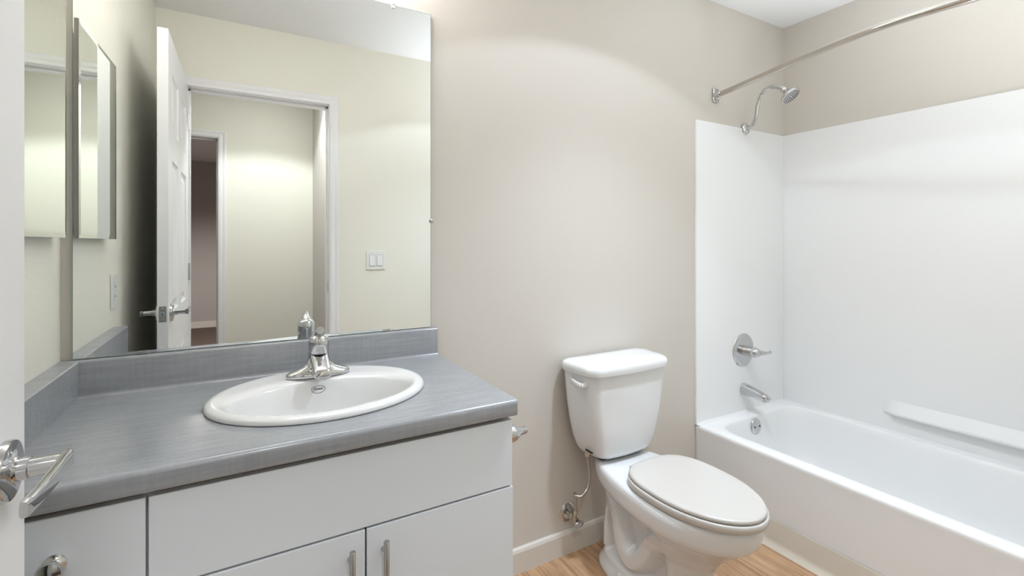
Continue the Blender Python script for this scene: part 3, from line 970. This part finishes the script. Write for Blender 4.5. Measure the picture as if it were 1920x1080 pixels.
sh = thing('shower', 'chrome shower head on a curved arm above the white surround', 'shower head', (2.277, BACK, 1.836))
obj('arm_flange', lathe(bmesh.new(), [(0, .013), (.013, .013), (.024, .008), (.0285, .003), (.030, 0)], (2.277, BACK-.009, 1.836), (0, -1, 0), 36), M['chrome'], sh, True, 60)
arm = [(2.277, BACK-.008, 1.836), (2.275, BACK-.045, 1.846), (2.270, BACK-.070, 1.886), (2.263, BACK-.085, 1.945), (2.258, BACK-.112, 1.992), (2.254, BACK-.155, 2.010), (2.252, BACK-.200, 1.995), (2.252, BACK-.222, 1.982)]
obj('shower_arm', tube(bmesh.new(), arm, .0095, 18, 8), M['chrome'], sh, True)
hp, hd_ = Vector((2.252, BACK-.216, 1.986)), Vector((.06, -.62, -.78)).normalized()
bm = lathe(bmesh.new(), [(0, 0), (.0125, 0), (.0145, .006), (.0145, .016), (.0120, .020), (.016, .028), (.032, .040), (.043, .050), (.046, .057), (.045, .062), (.040, .0635), (0, .0635)], hp, hd_, 44)
hd = obj('head', bm, M['chrome'], sh, True, 50)
a_, u_, v_ = frame_axes(hd_)
bm = bmesh.new()
for rr, cnt in ((.010, 6), (.019, 12), (.028, 16), (.036, 22)):
    for k in range(cnt):
        an = 2*PI*k/cnt+rr*40
        c = hp+a_*.0632+u_*(rr*math.cos(an))+v_*(rr*math.sin(an))
        lathe(bm, [(0, .003), (.0013, .003), (.0019, 0)], c, a_, 7)
obj('nozzles', bm, M['nozzle'], hd)

rod = thing('curtain_rod', 'curved chrome shower curtain rod spanning above the bathtub', 'shower curtain rod', (2.0, .81, 1.976))
RZ = 1.976
rp = [(2.043, BACK-.020, RZ), (2.006, 1.36, RZ), (1.958, 1.17, RZ), (1.913, .99, RZ), (1.886, .85, RZ), (1.878, .72, RZ), (1.902, .52, RZ), (1.955, .30, RZ), (2.040, REAR+.020, RZ)]
obj('rod', tube(bmesh.new(), rp, .0125, 22, 10), M['rodmetal'], rod, True, 60)
for yy, s, dx in ((BACK, -1, 0), (REAR, 1, 0)):
    bm = bmesh.new()
    box(bm, 2.043-.021, 2.043+.021, min(yy, yy+s*.010)+(.0002 if s > 0 else -.0002), max(yy, yy+s*.010)+(.0002 if s > 0 else -.0002), RZ-.034, RZ+.034, .004, 3)
    lathe(bm, [(0, .006), (.021, .006), (.021, .020), (.018, .026), (0, .026)], (2.043, yy, RZ-.004), (-.15, s, 0), 28)
    lathe(bm, [(0, .012), (.0150, .012), (.0150, .040), (.0135, .042), (0, .042)], (2.043, yy, RZ), (-.22, s, 0), 28)
    obj('end_bracket', bm, M['chrome'], rod, True, 40)

# ------------------------------------------------------------------ lamps
dl = thing('ceiling_downlight', 'round recessed ceiling downlight over the middle of the bathroom', 'ceiling light', (1.22, .82, CEIL))
obj('trim_ring', lathe(bmesh.new(), [(.062, .001), (.066, .004), (.084, .004), (.088, .0005)], (1.22, .82, CEIL), (0, 0, -1), 40), M['trim'], dl, True, 50)
obj('lens', lathe(bmesh.new(), [(0, .0012), (.062, .0012)], (1.22, .82, CEIL), (0, 0, -1), 40), M['lens'], dl)
hl = thing('hall_downlight', 'round recessed ceiling downlight in the hall outside the door', 'ceiling light', (.14, -.36, CEIL))
obj('trim_ring', lathe(bmesh.new(), [(.062, .001), (.066, .004), (.084, .004), (.088, .0005)], (.14, -.36, CEIL), (0, 0, -1), 40), M['trim'], hl, True, 50)
obj('lens', lathe(bmesh.new(), [(0, .0012), (.062, .0012)], (.14, -.36, CEIL), (0, 0, -1), 40), M['lens'], hl)
vl = thing('vanity_light', 'chrome vanity light bar with three frosted globes above the big mirror', 'wall light', (.17, BACK, 2.235))
obj('backplate', B(-.15, .49, BACK-.026, BACK-.0005, 2.195, 2.275, .006, 3), M['chrome'], vl, True, 40)
for x in (-.05, .17, .39):
    obj('socket', lathe(bmesh.new(), [(0, 0), (.024, 0), (.024, .012), (.018, .016), (0, .016)], (x, BACK-.026, 2.235), (0, -1, 0), 24), M['chrome'], vl, True, 40)
    bm = bmesh.new()
    bmesh.ops.create_uvsphere(bm, u_segments=28, v_segments=16, radius=.055, matrix=Matrix.Translation((x, BACK-.096, 2.235)))
    obj('globe', bm, M['globe'], vl, True)
